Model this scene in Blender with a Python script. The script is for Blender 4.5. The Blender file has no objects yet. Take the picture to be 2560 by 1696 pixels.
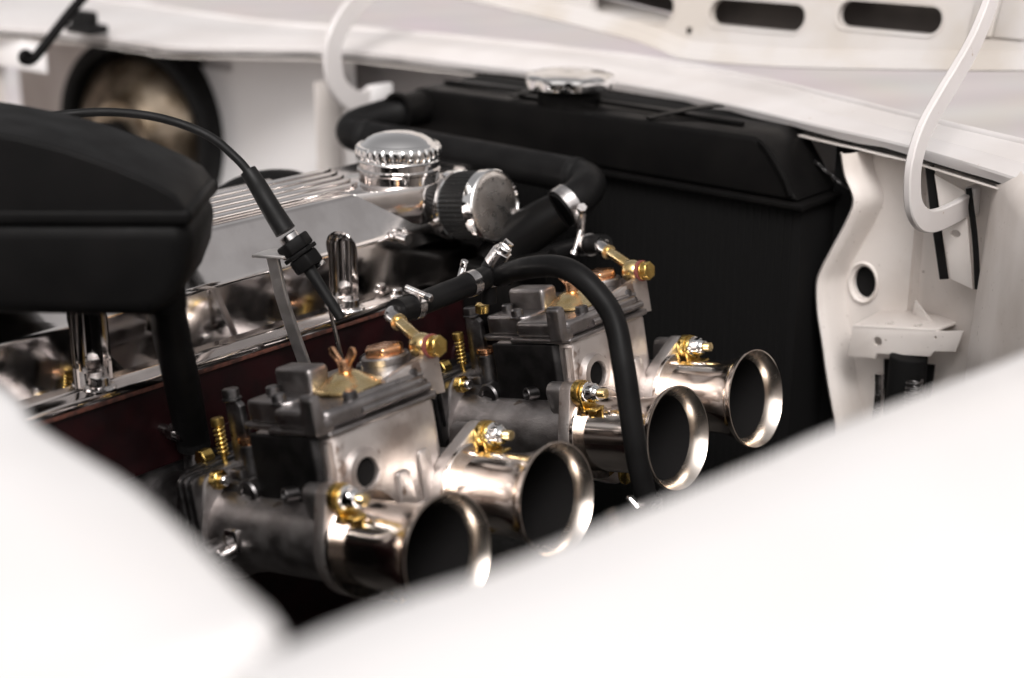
import bpy, bmesh, math, random
from math import sin, cos, pi, radians, sqrt, atan2, hypot
from mathutils import Matrix, Vector

random.seed(7)
S = 0.001                                   # geometry is written in millimetres
scene = bpy.context.scene
col = scene.collection

# ------------------------------------------------------------------ camera, sky, sun, exposure
H_, P_, RL_ = 0.7021, 0.3237, 0.0019        # heading, pitch, roll
fwd = Vector((-sin(H_) * cos(P_), cos(H_) * cos(P_), -sin(P_)))
right = Vector((cos(H_), sin(H_), 0)); up = right.cross(fwd)
r2 = cos(RL_) * right + sin(RL_) * up; u2 = -sin(RL_) * right + cos(RL_) * up
cam_d = bpy.data.cameras.new('camera')
cam = bpy.data.objects.new('camera', cam_d); col.objects.link(cam)
cam.matrix_world = Matrix.Translation(Vector((486.4, -524.2, 357.5)) * S) @ Matrix((r2, u2, -fwd)).transposed().to_4x4()
cam_d.lens = 3829.4 / 2560 * 36; cam_d.sensor_width = 36; cam_d.sensor_fit = 'HORIZONTAL'
cam_d.clip_start = 0.01; cam_d.clip_end = 400
cam_d.dof.use_dof = True; cam_d.dof.focus_distance = 0.98; cam_d.dof.aperture_fstop = 3.7
cam_d.dof.aperture_blades = 9
scene.camera = cam

SUN_EL, SUN_AZ = radians(47), radians(138)   # azimuth measured from +Y towards +X
world = bpy.data.worlds.new('World'); scene.world = world; world.use_nodes = True
nt = world.node_tree; nt.nodes.clear()
sky = nt.nodes.new('ShaderNodeTexSky'); sky.sky_type = 'NISHITA'; sky.sun_disc = False
sky.sun_elevation = SUN_EL; sky.sun_rotation = SUN_AZ
sky.air_density = 1.0; sky.dust_density = 6.0; sky.ozone_density = 1.0
hsv = nt.nodes.new('ShaderNodeHueSaturation'); hsv.inputs['Saturation'].default_value = 0.06
tint = nt.nodes.new('ShaderNodeMix'); tint.data_type = 'RGBA'; tint.blend_type = 'MULTIPLY'
tint.inputs[0].default_value = 1.0; tint.inputs[7].default_value = (1.0, 0.972, 0.962, 1)
bg = nt.nodes.new('ShaderNodeBackground'); bg.inputs['Strength'].default_value = 0.14
wo = nt.nodes.new('ShaderNodeOutputWorld')
nt.links.new(sky.outputs[0], hsv.inputs['Color']); nt.links.new(hsv.outputs[0], tint.inputs[6])
nt.links.new(tint.outputs[2], bg.inputs[0]); nt.links.new(bg.outputs[0], wo.inputs[0])

sun_d = bpy.data.lights.new('sun', 'SUN'); sun_d.energy = 1.8; sun_d.angle = radians(24)
sun_d.color = (1.0, 0.975, 0.96)
sun = bpy.data.objects.new('sun', sun_d); col.objects.link(sun)
sd = Vector((sin(SUN_AZ) * cos(SUN_EL), cos(SUN_AZ) * cos(SUN_EL), sin(SUN_EL)))
sun.rotation_euler = sd.to_track_quat('Z', 'Y').to_euler()
sun.location = sd * 5

vs = scene.view_settings
vs.view_transform = 'Standard'; vs.look = 'None'; vs.gamma = 1.0; vs.exposure = 0.06
vs.use_curve_mapping = False

# ------------------------------------------------------------------ materials
def mat(name, base, metal=0.0, rough=0.5, c2=None, nscale=60.0, namt=1.0, rvar=0.0, bump=0.0, bscale=400.0,
        coat=0.0, crough=0.05, spots=None, spec=0.5, stretch=None, detail=6.0, lo=0.4, hi=0.62, aniso=0.0):
    m = bpy.data.materials.new(name); m.use_nodes = True
    t = m.node_tree; b = t.nodes['Principled BSDF']; N = t.nodes.new; K = t.links.new
    b.inputs['Base Color'].default_value = (*base, 1); b.inputs['Metallic'].default_value = metal
    b.inputs['Roughness'].default_value = rough; b.inputs['Specular IOR Level'].default_value = spec
    if coat: b.inputs['Coat Weight'].default_value = coat; b.inputs['Coat Roughness'].default_value = crough
    if aniso: b.inputs['Anisotropic'].default_value = aniso
    tc = N('ShaderNodeTexCoord'); src = tc.outputs['Object']
    if stretch:
        mp = N('ShaderNodeMapping'); mp.inputs['Scale'].default_value = stretch
        K(src, mp.inputs[0]); src = mp.outputs[0]
    colour = None
    if c2:
        n = N('ShaderNodeTexNoise'); n.inputs['Scale'].default_value = nscale; n.inputs['Detail'].default_value = detail
        K(src, n.inputs['Vector'])
        r = N('ShaderNodeMapRange'); r.inputs[1].default_value = lo; r.inputs[2].default_value = hi
        r.inputs[4].default_value = namt; K(n.outputs[0], r.inputs[0])
        x = N('ShaderNodeMix'); x.data_type = 'RGBA'; x.inputs[6].default_value = (*base, 1); x.inputs[7].default_value = (*c2, 1)
        K(r.outputs[0], x.inputs[0]); colour = x.outputs[2]
    if spots:                                 # (colour, scale, threshold)
        n = N('ShaderNodeTexNoise'); n.inputs['Scale'].default_value = spots[1]; n.inputs['Detail'].default_value = 3
        K(src, n.inputs['Vector'])
        r = N('ShaderNodeMapRange'); r.inputs[1].default_value = spots[2]; r.inputs[2].default_value = spots[2] + 0.05
        K(n.outputs[0], r.inputs[0])
        x = N('ShaderNodeMix'); x.data_type = 'RGBA'; x.inputs[7].default_value = (*spots[0], 1)
        if colour: K(colour, x.inputs[6])
        else: x.inputs[6].default_value = (*base, 1)
        K(r.outputs[0], x.inputs[0]); colour = x.outputs[2]
    if colour: K(colour, b.inputs['Base Color'])
    if rvar:
        n = N('ShaderNodeTexNoise'); n.inputs['Scale'].default_value = nscale * 1.7; n.inputs['Detail'].default_value = 5
        K(src, n.inputs['Vector'])
        r = N('ShaderNodeMapRange'); r.inputs[1].default_value = .3; r.inputs[2].default_value = .7
        r.inputs[3].default_value = max(.01, rough - rvar); r.inputs[4].default_value = rough + rvar
        K(n.outputs[0], r.inputs[0]); K(r.outputs[0], b.inputs['Roughness'])
    if bump:
        n = N('ShaderNodeTexNoise'); n.inputs['Scale'].default_value = bscale; n.inputs['Detail'].default_value = 4
        K(src, n.inputs['Vector'])
        bp = N('ShaderNodeBump'); bp.inputs['Strength'].default_value = bump; bp.inputs['Distance'].default_value = 0.0006
        K(n.outputs[0], bp.inputs['Height']); K(bp.outputs[0], b.inputs['Normal'])
    return m

M = {}
M['paint'] = mat('white_paint', (.82, .80, .795), rough=.32, c2=(.80, .775, .765), nscale=9, rvar=.05, coat=.35, crough=.08)
M['paint_dim'] = mat('dimmed_white_paint', (.62, .59, .58), rough=.36, c2=(.56, .525, .51), nscale=10, rvar=.06, coat=.25, crough=.1, bump=.04, bscale=40, spots=((.40, .32, .26), 190, .715))  # white paint darkened to offset the strong light on it; spots are dirt
M['paint_in'] = mat('inner_white_paint', (.76, .705, .665), rough=.42, c2=(.54, .475, .425), lo=.42, hi=.78, nscale=11, rvar=.08, bump=.10, bscale=160,
                    spots=((.30, .24, .20), 300, .70))
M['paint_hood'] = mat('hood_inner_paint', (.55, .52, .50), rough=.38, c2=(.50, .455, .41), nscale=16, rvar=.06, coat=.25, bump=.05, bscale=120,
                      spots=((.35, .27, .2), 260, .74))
M['polish'] = mat('polished_aluminium', (.76, .72, .70), 1.0, .09, c2=(.68, .64, .62), nscale=45, rvar=.05, bump=.012, bscale=45)
M['chrome'] = mat('chrome', (.88, .87, .86), 1.0, .035)
M['chrome_cloudy'] = mat('cloudy_chrome', (.74, .70, .67), 1.0, .30, c2=(.60, .55, .51), nscale=90, rvar=.06,
                         spots=((.10, .08, .07), 260, .69))
M['nickel'] = mat('brushed_nickel', (.80, .72, .66), 1.0, .15, c2=(.70, .61, .54), nscale=30, rvar=.05, stretch=(.15, 4, 4))
M['nickel_in'] = mat('polished_nickel_lip', (.86, .78, .71), 1.0, .24, c2=(.76, .65, .54), nscale=35, rvar=.05)
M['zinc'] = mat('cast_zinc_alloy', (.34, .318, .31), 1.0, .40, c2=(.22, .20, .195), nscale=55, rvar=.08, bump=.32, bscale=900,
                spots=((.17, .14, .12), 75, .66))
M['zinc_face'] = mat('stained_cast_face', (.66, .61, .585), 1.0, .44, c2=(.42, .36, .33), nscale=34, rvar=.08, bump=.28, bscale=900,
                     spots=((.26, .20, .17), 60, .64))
M['zinc_lid'] = mat('cast_lid', (.33, .308, .304), 1.0, .34, c2=(.23, .213, .21), nscale=70, rvar=.07, bump=.30, bscale=800)
M['zinc_dark'] = mat('dark_cast_alloy', (.13, .124, .124), 1.0, .38, c2=(.07, .066, .066), nscale=80, rvar=.08, bump=.15, bscale=700)
M['brass'] = mat('yellow_zinc_plate', (.66, .48, .16), 1.0, .28, c2=(.52, .33, .09), nscale=80, rvar=.08)
M['brass_pale'] = mat('pale_brass', (.84, .67, .38), 1.0, .26, c2=(.68, .49, .22), nscale=80, rvar=.08)
M['copper'] = mat('copper_brass', (.85, .50, .30), 1.0, .25, c2=(.72, .36, .18), nscale=90, rvar=.08)
M['strap'] = mat('dull_aluminium_strap', (.74, .71, .70), 1.0, .48, c2=(.60, .57, .55), nscale=60, rvar=.06)
M['steel'] = mat('bright_steel', (.72, .70, .69), 1.0, .22, c2=(.5, .47, .46), nscale=120, rvar=.08)
M['steel_dark'] = mat('dark_steel', (.22, .21, .21), 1.0, .34, c2=(.12, .115, .115), nscale=120, rvar=.08)
M['rubber'] = mat('black_rubber', (.006, .0058, .0058), 0, .55, c2=(.009, .0087, .0087), spec=.18, nscale=60, rvar=.1, bump=.06, bscale=500)
M['hose'] = mat('black_hose', (.006, .0057, .0058), 0, .45, c2=(.009, .0087, .0087), spec=.09, nscale=40, rvar=.08, bump=.04, bscale=300)
M['plastic'] = mat('black_plastic', (.005, .0048, .0048), 0, .5, c2=(.0065, .006, .006), spec=.07, nscale=30, rvar=.06)
M['gloss_black'] = mat('gloss_black_paint', (.005, .0047, .0047), 0, .36, c2=(.007, .0065, .0062), spec=.055, nscale=25, rvar=.08, bump=.05, bscale=90)
M['matte_black'] = mat('matte_black', (.0065, .0063, .0063), 0, .8, spec=.15)
M['hood_dark'] = mat('dull_dark_brown', (.09, .075, .066), 0, .8, c2=(.05, .042, .038), nscale=12)  # dark brown for the hood skin behind the slots
M['bore'] = mat('shade_black_bore', (.008, .0075, .0075), 0, .9, spec=.1)  # near-black colour holds the darkness of the horn throats and ports
M['red'] = mat('dark_red_engine_paint', (.015, .003, .0037), 0, .5, c2=(.008, .0025, .003), spec=.18, nscale=50, rvar=.1, bump=.2, bscale=300)
M['gasket'] = mat('rust_red_gasket', (.13, .045, .03), 0, .7, c2=(.05, .02, .015), nscale=200)
M['washer_red'] = mat('red_fibre_washer', (.20, .055, .045), 0, .55)
M['bronze'] = mat('tarnished_lamp_bowl', (.30, .245, .185), .9, .36, c2=(.14, .105, .07), nscale=14, rvar=.1, stretch=(3, 1, 3))
M['gauze'] = mat('black_filter_gauze', (.008, .008, .008), 0, .5, spec=.2, spots=((.40, .38, .37), 900, .70))
M['shade_alloy'] = mat('shade_dark_cast_alloy', (.035, .033, .033), 1.0, .5, c2=(.02, .019, .019), nscale=80, bump=.15, bscale=700)  # alloy darkened to paint in shade on the carburettors' left side
M['fins'] = mat('radiator_fins', (.0075, .0073, .0073), .0, .8, spec=.08)
M['floor'] = mat('dusty_black_pan', (.016, .0155, .015), 0, .8, c2=(.16, .15, .145), nscale=420, lo=.52, hi=.66, bump=.3, bscale=600)

def ground_mat():
    m = bpy.data.materials.new('pale_paving'); m.use_nodes = True
    t = m.node_tree; b = t.nodes['Principled BSDF']; N = t.nodes.new; K = t.links.new
    tc = N('ShaderNodeTexCoord'); mp = N('ShaderNodeMapping'); mp.inputs['Rotation'].default_value = (0, 0, radians(28))
    K(tc.outputs['Object'], mp.inputs[0])
    w = N('ShaderNodeTexWave'); w.wave_type = 'BANDS'; w.bands_direction = 'X'; w.inputs['Scale'].default_value = .55
    w.inputs['Distortion'].default_value = .6; w.inputs['Detail'].default_value = 1
    K(mp.outputs[0], w.inputs[0])
    r = N('ShaderNodeMapRange'); r.inputs[1].default_value = .42; r.inputs[2].default_value = .58; K(w.outputs[1], r.inputs[0])
    x = N('ShaderNodeMix'); x.data_type = 'RGBA'; x.inputs[6].default_value = (.56, .515, .505, 1); x.inputs[7].default_value = (.49, .44, .44, 1)
    K(r.outputs[0], x.inputs[0])
    n = N('ShaderNodeTexNoise'); n.inputs['Scale'].default_value = 2.5; n.inputs['Detail'].default_value = 8; K(tc.outputs['Object'], n.inputs[0])
    y = N('ShaderNodeMix'); y.data_type = 'RGBA'; y.blend_type = 'MULTIPLY'; y.inputs[0].default_value = .25
    K(x.outputs[2], y.inputs[6]); K(n.outputs[1], y.inputs[7]); K(y.outputs[2], b.inputs['Base Color'])
    b.inputs['Roughness'].default_value = .8
    return m
M['ground'] = ground_mat()

# ------------------------------------------------------------------ mesh helpers (all in mm)
def AX(axis, p, q, a):
    return {'z': (p, q, a), 'x': (a, p, q), 'y': (p, a, q)}[axis]

def fin(bm):
    bmesh.ops.remove_doubles(bm, verts=bm.verts, dist=1e-4)
    bmesh.ops.recalc_face_normals(bm, faces=bm.faces)
    return bm

def bev(bm, off, seg=2, ang=25):
    es = [e for e in bm.edges if len(e.link_faces) == 2 and e.calc_face_angle(0) > radians(ang)]
    if es and off > 0:
        bmesh.ops.bevel(bm, geom=es, offset=off, segments=seg, profile=.5, affect='EDGES', clamp_overlap=True)
    return bm

def prism(poly, a0, a1, axis='z', b=0, seg=2):
    bm = bmesh.new()
    lo = [bm.verts.new(AX(axis, p, q, a0)) for p, q in poly]
    hi = [bm.verts.new(AX(axis, p, q, a1)) for p, q in poly]
    n = len(poly)
    bm.faces.new(lo[::-1]); bm.faces.new(hi)
    for i in range(n): bm.faces.new((lo[i], lo[(i + 1) % n], hi[(i + 1) % n], hi[i]))
    fin(bm)
    return bev(bm, b, seg)

def box(x0, x1, y0, y1, z0, z1, b=0, seg=2):
    return prism([(x0, y0), (x1, y0), (x1, y1), (x0, y1)], z0, z1, 'z', b, seg)

def lathe(prof, axis='z', c=(0, 0, 0), seg=40, a0=0, a1=2 * pi, wave=None):
    bm = bmesh.new(); rings = []; full = abs(a1 - a0 - 2 * pi) < 1e-6
    n = seg if full else seg + 1
    for k, (r, h) in enumerate(prof):
        ring = []
        for i in range(n):
            t = a0 + (a1 - a0) * i / seg
            rr = r * (wave(k, t) if wave else 1)
            p = AX(axis, rr * cos(t), rr * sin(t), h)
            ring.append(bm.verts.new((p[0] + c[0], p[1] + c[1], p[2] + c[2])))
        rings.append(ring)
    for A, B in zip(rings, rings[1:]):
        for i in range(n if full else n - 1):
            j = (i + 1) % n
            try: bm.faces.new((A[i], A[j], B[j], B[i]))
            except ValueError: pass
    fin(bm)
    bm.faces.ensure_lookup_table()
    bmesh.ops.dissolve_degenerate(bm, edges=bm.edges, dist=1e-4)
    return bm

def cyl(c, r, h0, h1, axis='z', seg=24, b=.6):
    return lathe([(0, h0), (r - b, h0), (r, h0 + b), (r, h1 - b), (r - b, h1), (0, h1)], axis, c, seg)

def catmull(pts, n=10):
    P = [Vector(p) for p in pts]; P = [P[0] * 2 - P[1]] + P + [P[-1] * 2 - P[-2]]; out = []
    for i in range(1, len(P) - 2):
        p0, p1, p2, p3 = P[i - 1:i + 3]
        for k in range(n):
            t = k / n
            out.append(.5 * ((2 * p1) + (-p0 + p2) * t + (2 * p0 - 5 * p1 + 4 * p2 - p3) * t * t + (-p0 + 3 * p1 - 3 * p2 + p3) * t ** 3))
    out.append(P[-2]); return out

def frames(path, ref=None):
    T = []
    for i in range(len(path)):
        a = path[max(0, i - 1)]; b = path[min(len(path) - 1, i + 1)]
        T.append((b - a).normalized())
    nrm = Vector(ref) if ref else (Vector((0, 0, 1)) if abs(T[0].z) < .9 else Vector((1, 0, 0)))
    out = []
    for t in T:
        if ref: nrm = Vector(ref)
        nrm = (nrm - t * nrm.dot(t)).normalized()
        out.append((t, nrm.copy(), t.cross(nrm)))
    return out

def tube(pts, r, seg=20, n=10, cap=True, smooth=True):
    path = catmull(pts, n) if smooth else [Vector(p) for p in pts]
    bm = bmesh.new(); rings = []; L = len(path)
    for i, (p, (t, a, b)) in enumerate(zip(path, frames(path))):
        rr = r if not isinstance(r, (list, tuple)) else r[0] + (r[1] - r[0]) * i / (L - 1)
        rings.append([bm.verts.new(p + (a * cos(2 * pi * k / seg) + b * sin(2 * pi * k / seg)) * rr) for k in range(seg)])
    for A, B in zip(rings, rings[1:]):
        for k in range(seg): bm.faces.new((A[k], A[(k + 1) % seg], B[(k + 1) % seg], B[k]))
    if cap: bm.faces.new(rings[0][::-1]); bm.faces.new(rings[-1])
    return fin(bm)

def strip(pts, w, t, ref, n=10, b=.8, smooth=True):
    """flat bar: w across (perpendicular to ref), t thick along ref"""
    path = catmull(pts, n) if smooth else [Vector(p) for p in pts]
    bm = bmesh.new(); rings = []
    for p, (tt, a, c) in zip(path, frames(path, ref)):
        pr = []
        hw, ht = w / 2, t / 2
        for sx, sy in ((-hw, -ht + b), (-hw + b, -ht), (hw - b, -ht), (hw, -ht + b), (hw, ht - b), (hw - b, ht), (-hw + b, ht), (-hw, ht - b)):
            pr.append(bm.verts.new(p + c * sx + a * sy))
        rings.append(pr)
    for A, B in zip(rings, rings[1:]):
        for k in range(8): bm.faces.new((A[k], A[(k + 1) % 8], B[(k + 1) % 8], B[k]))
    bm.faces.new(rings[0][::-1]); bm.faces.new(rings[-1])
    return fin(bm)

def loft(rows):
    """sheet through rows of points"""
    bm = bmesh.new(); V = [[bm.verts.new(p) for p in r] for r in rows]
    for A, B in zip(V, V[1:]):
        for i in range(len(A) - 1): bm.faces.new((A[i], A[i + 1], B[i + 1], B[i]))
    return fin(bm)

def thicken(bm, t):
    """give a sheet thickness t"""
    bmesh.ops.solidify(bm, geom=bm.faces[:], thickness=t)
    bmesh.ops.recalc_face_normals(bm, faces=bm.faces)
    return bm

def join(*bms):
    out = bms[0]
    for o in bms[1:]:
        m = bpy.data.meshes.new('tmp'); o.to_mesh(m); o.free(); out.from_mesh(m); bpy.data.meshes.remove(m)
    return out

def move(bm, mtx):
    bmesh.ops.transform(bm, matrix=mtx, verts=bm.verts); return bm

def rot_at(axis_vec, ang, c):
    c = Vector(c); return Matrix.Translation(c) @ Matrix.Rotation(ang, 4, Vector(axis_vec)) @ Matrix.Translation(-c)

def hull2(pts):
    pts = sorted(set((round(a, 4), round(b, 4)) for a, b in pts))
    def half(ps):
        o = []
        for p in ps:
            while len(o) > 1 and (o[-1][0] - o[-2][0]) * (p[1] - o[-2][1]) - (o[-1][1] - o[-2][1]) * (p[0] - o[-2][0]) <= 0: o.pop()
            o.append(p)
        return o[:-1]
    return half(pts) + half(pts[::-1])

def circ(cx, cy, r, n=28, a0=0, a1=2 * pi):
    return [(cx + r * cos(a0 + (a1 - a0) * i / n), cy + r * sin(a0 + (a1 - a0) * i / n)) for i in range(n)]

def hexp(cx, cy, r, rot=0): return [(cx + r * cos(rot + i * pi / 3), cy + r * sin(rot + i * pi / 3)) for i in range(6)]

def rrect(x0, x1, y0, y1, r, n=6):
    o = []
    for cx, cy, a in ((x1 - r, y1 - r, 0), (x0 + r, y1 - r, pi / 2), (x0 + r, y0 + r, pi), (x1 - r, y0 + r, 1.5 * pi)):
        o += [(cx + r * cos(a + i * pi / 2 / n), cy + r * sin(a + i * pi / 2 / n)) for i in range(n + 1)]
    return o

def hexnut(c, r, h0, h1, axis, rot=0, bore=0):
    """hex nut with chamfered corners"""
    b = prism(hexp(*{'z': (c[0], c[1]), 'x': (c[1], c[2]), 'y': (c[0], c[2])}[axis], r, rot), h0, h1, axis, .5, 1)
    return b

# ------------------------------------------------------------------ objects
BASE = {}
XF = None
def to_obj(name, bm, material, base, ang=32):
    me = bpy.data.meshes.new(name)
    b = Vector(base)
    if XF: bm.transform(XF)
    for v in bm.verts: v.co = (v.co - b) * S
    bm.to_mesh(me); bm.free()
    me.shade_smooth(); me.set_sharp_from_angle(angle=radians(ang))
    me.materials.append(M[material])
    o = bpy.data.objects.new(name, me); col.objects.link(o)
    return o

def tag(o, label=None, cat=None, group=None, kind=None):
    if label: o['label'] = label
    if cat: o['category'] = cat
    if group: o['group'] = group
    if kind: o['kind'] = kind
    return o

I4 = Matrix.Identity(4)
def thing(name, label, cat, base, frame=I4, group=None):
    o = bpy.data.objects.new(name, None); col.objects.link(o)
    o.empty_display_size = .02
    o.matrix_world = frame @ Matrix.Translation(Vector(base) * S)
    BASE[o] = base
    return tag(o, label, cat, group)

def part(parent, name, bm, material, ang=32, label=None):
    o = to_obj(name, bm, material, BASE[parent], ang)
    o.parent = parent; BASE[o] = BASE[parent]
    if label: o['label'] = label
    return o

def single(name, bm, material, label, cat, base, frame=I4, group=None, ang=32):
    o = to_obj(name, bm, material, base, ang)
    o.matrix_world = frame @ Matrix.Translation(Vector(base) * S)
    BASE[o] = base
    return tag(o, label, cat, group)

def struct(name, bm, material, base=(0, 0, 0), kind='structure', ang=32):
    o = to_obj(name, bm, material, base, ang); o.location = Vector(base) * S; BASE[o] = base
    return tag(o, kind=kind)

def copy_tree(o, parent=None):
    c = o.copy(); col.objects.link(c)
    if parent is not None: c.parent = parent
    for ch in list(o.children): copy_tree(ch, c)
    return c

def boolean_cut(bm, cutters):
    """subtract meshes from bm, return a new bmesh"""
    me = bpy.data.meshes.new('a'); bm.to_mesh(me); bm.free(); a = bpy.data.objects.new('a', me); col.objects.link(a)
    tmp = []
    for cb in cutters:
        m2 = bpy.data.meshes.new('b'); cb.to_mesh(m2); cb.free(); bo = bpy.data.objects.new('b', m2); col.objects.link(bo); tmp.append(bo)
        md = a.modifiers.new('cut', 'BOOLEAN'); md.operation = 'DIFFERENCE'; md.solver = 'EXACT'; md.object = bo
    dg = bpy.context.evaluated_depsgraph_get(); dg.update()
    ev = a.evaluated_get(dg); res = bpy.data.meshes.new_from_object(ev)
    out = bmesh.new(); out.from_mesh(res)
    for o in [a] + tmp: bpy.data.objects.remove(o)
    return out

# ================================================================== SETTING
struct('ground', box(-40000, 40000, -40000, 60000, -800, -790), 'ground', (0, 0, -790))

# ------------------------------------------------------------------ front panel (nose) with rolled rim
low = [(285, 292, 146), (200, 345, 148), (125, 392, 150), (22, 445, 150), (-64, 472, 150), (-160, 505, 150), (-268, 531, 150), (-370, 536, 150), (-464, 532, 150), (-545, 524, 151),
       (-608, 508, 152), (-668, 473, 152), (-745, 420, 152), (-813, 421, 151), (-918, 425, 150), (-1013, 398, 150), (-1150, 370, 150)]
rim = [(325, 322, 158), (200, 395, 160), (120, 444, 160), (10, 489, 160), (-80, 529, 160), (-170, 566, 160), (-300, 600, 160), (-400, 604, 160), (-490, 600, 160), (-570, 594, 160),
       (-650, 584, 160), (-720, 556, 161), (-800, 545, 162), (-880, 545, 163), (-970, 550, 164), (-1080, 555, 165), (-1200, 560, 166)]
lowp = catmull(low, 4); rimp = catmull(rim, 4)
def nose_rows():
    rows = []
    def out(a, b): d = (b - a); d.z = 0; return d.normalized()
    def row(fn): rows.append([fn(Vector(a), Vector(b), i) for i, (a, b) in enumerate(zip(lowp, rimp))])
    jag = [random.uniform(-.9, .9) for _ in lowp]
    row(lambda a, b, i: a + Vector((0, 0, -7 + jag[i])) + out(a, b) * 1.5)
    row(lambda a, b, i: a + Vector((0, 0, -2)))
    row(lambda a, b, i: a + Vector((0, 0, -.4)) + out(a, b) * .6)
    row(lambda a, b, i: a + out(a, b) * 2 + Vector((0, 0, .2)))
    row(lambda a, b, i: a.lerp(b, .30))
    row(lambda a, b, i: a.lerp(b, .36) + Vector((0, 0, 1.6)))
    row(lambda a, b, i: a.lerp(b, .60) + Vector((0, 0, 1.0)))
    row(lambda a, b, i: b + out(a, b) * -6 + Vector((0, 0, -.6)))
    for k in range(9):
        t = pi - k * pi / 8
        row(lambda a, b, i: b + out(a, b) * (3.0 * cos(t)) + Vector((0, 0, -.2 + 3.2 * sin(t))))
    row(lambda a, b, i: b + out(a, b) * 6 + Vector((0, 0, -18)))
    row(lambda a, b, i: b + out(a, b) * 14 + Vector((0, 0, -80)))
    row(lambda a, b, i: b + out(a, b) * 24 + Vector((0, 0, -260)))
    return rows
fp = thing('front_panel', 'curved white front body panel with rolled rim in front of the radiator', 'body panel', (-300, 560, 150))
part(fp, 'panel', thicken(loft(nose_rows()), 1.0), 'paint_dim', 28)
part(fp, 'rubber_seal', tube([p + Vector((0, 5, -7.5)) for p in lowp[::2]], 2.4, 8, 3), 'rubber', 60)
part(fp, 'weld_flange', thicken(loft([[p + Vector((0, -.5, -10.8 + random.uniform(-.5, .5))) for p in lowp], [p + Vector((0, 6, -11.6)) for p in lowp], [p + Vector((0, 14, -11.6)) for p in lowp]]), 1), 'paint_in', 40)

# ------------------------------------------------------------------ near fender and cowl corner (blurred foreground)
edgeR = [(231, -330), (233, -311), (236.5, -281), (245, -246), (250, -209), (259, -138), (262, -106), (268, -67), (281, 18), (292, 120), (280, 230), (225, 330)]
ep = [Vector((a, b, 170)) for a, b in edgeR]
epp = catmull(ep, 6)
def fender_rows():
    rows = []
    def row(dx, dz, dy=0): rows.append([p + Vector((dx, dy, dz)) for p in epp])
    row(5, -40); row(1, -12); row(-1, -4); row(1.5, 0); row(6, 2.2); row(40, 5); row(130, 4); row(240, -12); row(300, -60); row(330, -200); row(335, -420)
    return rows
single('near_fender', thicken(loft(fender_rows()), 1.2), 'paint', 'blurred white near fender edge filling the lower right corner',
       'fender', (300, 0, 170), ang=50)
edgeL = [(-420, -232), (-250, -238), (-100, -244), (19, -252), (66, -266), (124, -274.5), (160, -283.5), (202, -296), (224, -303), (234, -313), (300, -318), (420, -320), (580, -322)]
lp = catmull([Vector((a, b, 170 if a < 233 else 166)) for a, b in edgeL], 6)
def cowl_rows():
    rows = []
    def row(dy, dz): rows.append([p + Vector((0, dy, dz)) for p in lp])
    row(-5, -40); row(-1, -12); row(1, -4); row(-1.5, 0); row(-6, 2); row(-40, 4); row(-150, 2)
    return rows
single('cowl_panel', thicken(loft(cowl_rows()), 1.2), 'paint', 'blurred white cowl edge sweeping across the lower left corner',
       'body panel', (0, -280, 170), ang=50)
single('firewall', thicken(loft([[p + Vector((0, -7, z)) for p in lp] for z in (-400, -200, -80, -41)]), 2), 'matte_black', 'matte black firewall hidden below the blurred cowl edge', 'firewall', (-100, -260, -100))
# inner wall of the near fender
iw = catmull([Vector(p) for p in ((88, 441, 0), (100, 414, 0), (150, 330, 0), (215, 230, 0), (262, 120, 0), (262, 0, 0), (255, -140, 0), (240, -300, 0))], 6)
iwrows = [[p + Vector((dx, 0, z)) for p in iw] for dx, z in ((14, 152), (8, 149), (0, 140), (-6, 20), (-5, -60))]
low_wall = [[p + Vector((dx, 0, z)) for p in iw] for dx, z in ((-5, -60.5), (-2, -160), (0, -420))]
single('added_dark_wall', thicken(loft(low_wall), 1.2), 'matte_black', 'added black wall low in the bay below the white inner fender wall', 'added wall', (200, 200, -250), ang=45)  # added black wall that darkens reflections in the valve cover and bay
single('inner_fender_wall', thicken(loft(iwrows), 1.2), 'paint_in', 'plain white inner fender wall at the right edge beside the slotted brace', 'body panel', (200, 200, -100), ang=45)

# floor of the bay
struct('engine_bay_floor', loft([[(x, y, -235 + 6 * sin(x * .02) + 5 * cos(y * .03)) for x in range(-1100, 300, 40)] for y in range(-330, 640, 40)]), 'floor', (-300, 150, -235))

# ------------------------------------------------------------------ hood
HX = Matrix.Translation((-45.7, 49.3, -33.6)) @ Matrix.Scale(1.094, 4)       # hood stands just ahead of the rim
XF = HX
hood = thing('hood', 'open white hood with oval slots in its inner frame', 'hood', (-150, 545, 190))
def hp(x, z, off=0): return (x, 540 + (z - 190) * .35 + off, z)
ex = [(-700, 226), (-560, 214), (-467, 205.7), (-347, 194.5), (-273, 186.4), (-240, 180), (-214, 176), (-131, 178.4), (-3, 188), (60, 193.8), (200, 207), (330, 219)]
exs = [(p.x, p.y) for p in catmull([Vector((a, b, 0)) for a, b in ex], 4)]
def lift(x):                                   # height of the frame's lower rim above x
    for (a, za), (b, zb) in zip(exs, exs[1:]):
        if a <= x <= b: return za + (zb - za) * (x - a) / (b - a)
    return exs[-1][1]
slots = [(-330, -245, 202.5, 223, 10), (-210, -122, 204.2, 224.6, 10), (-95, -9.5, 211.5, 231, 9.5)]
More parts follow.
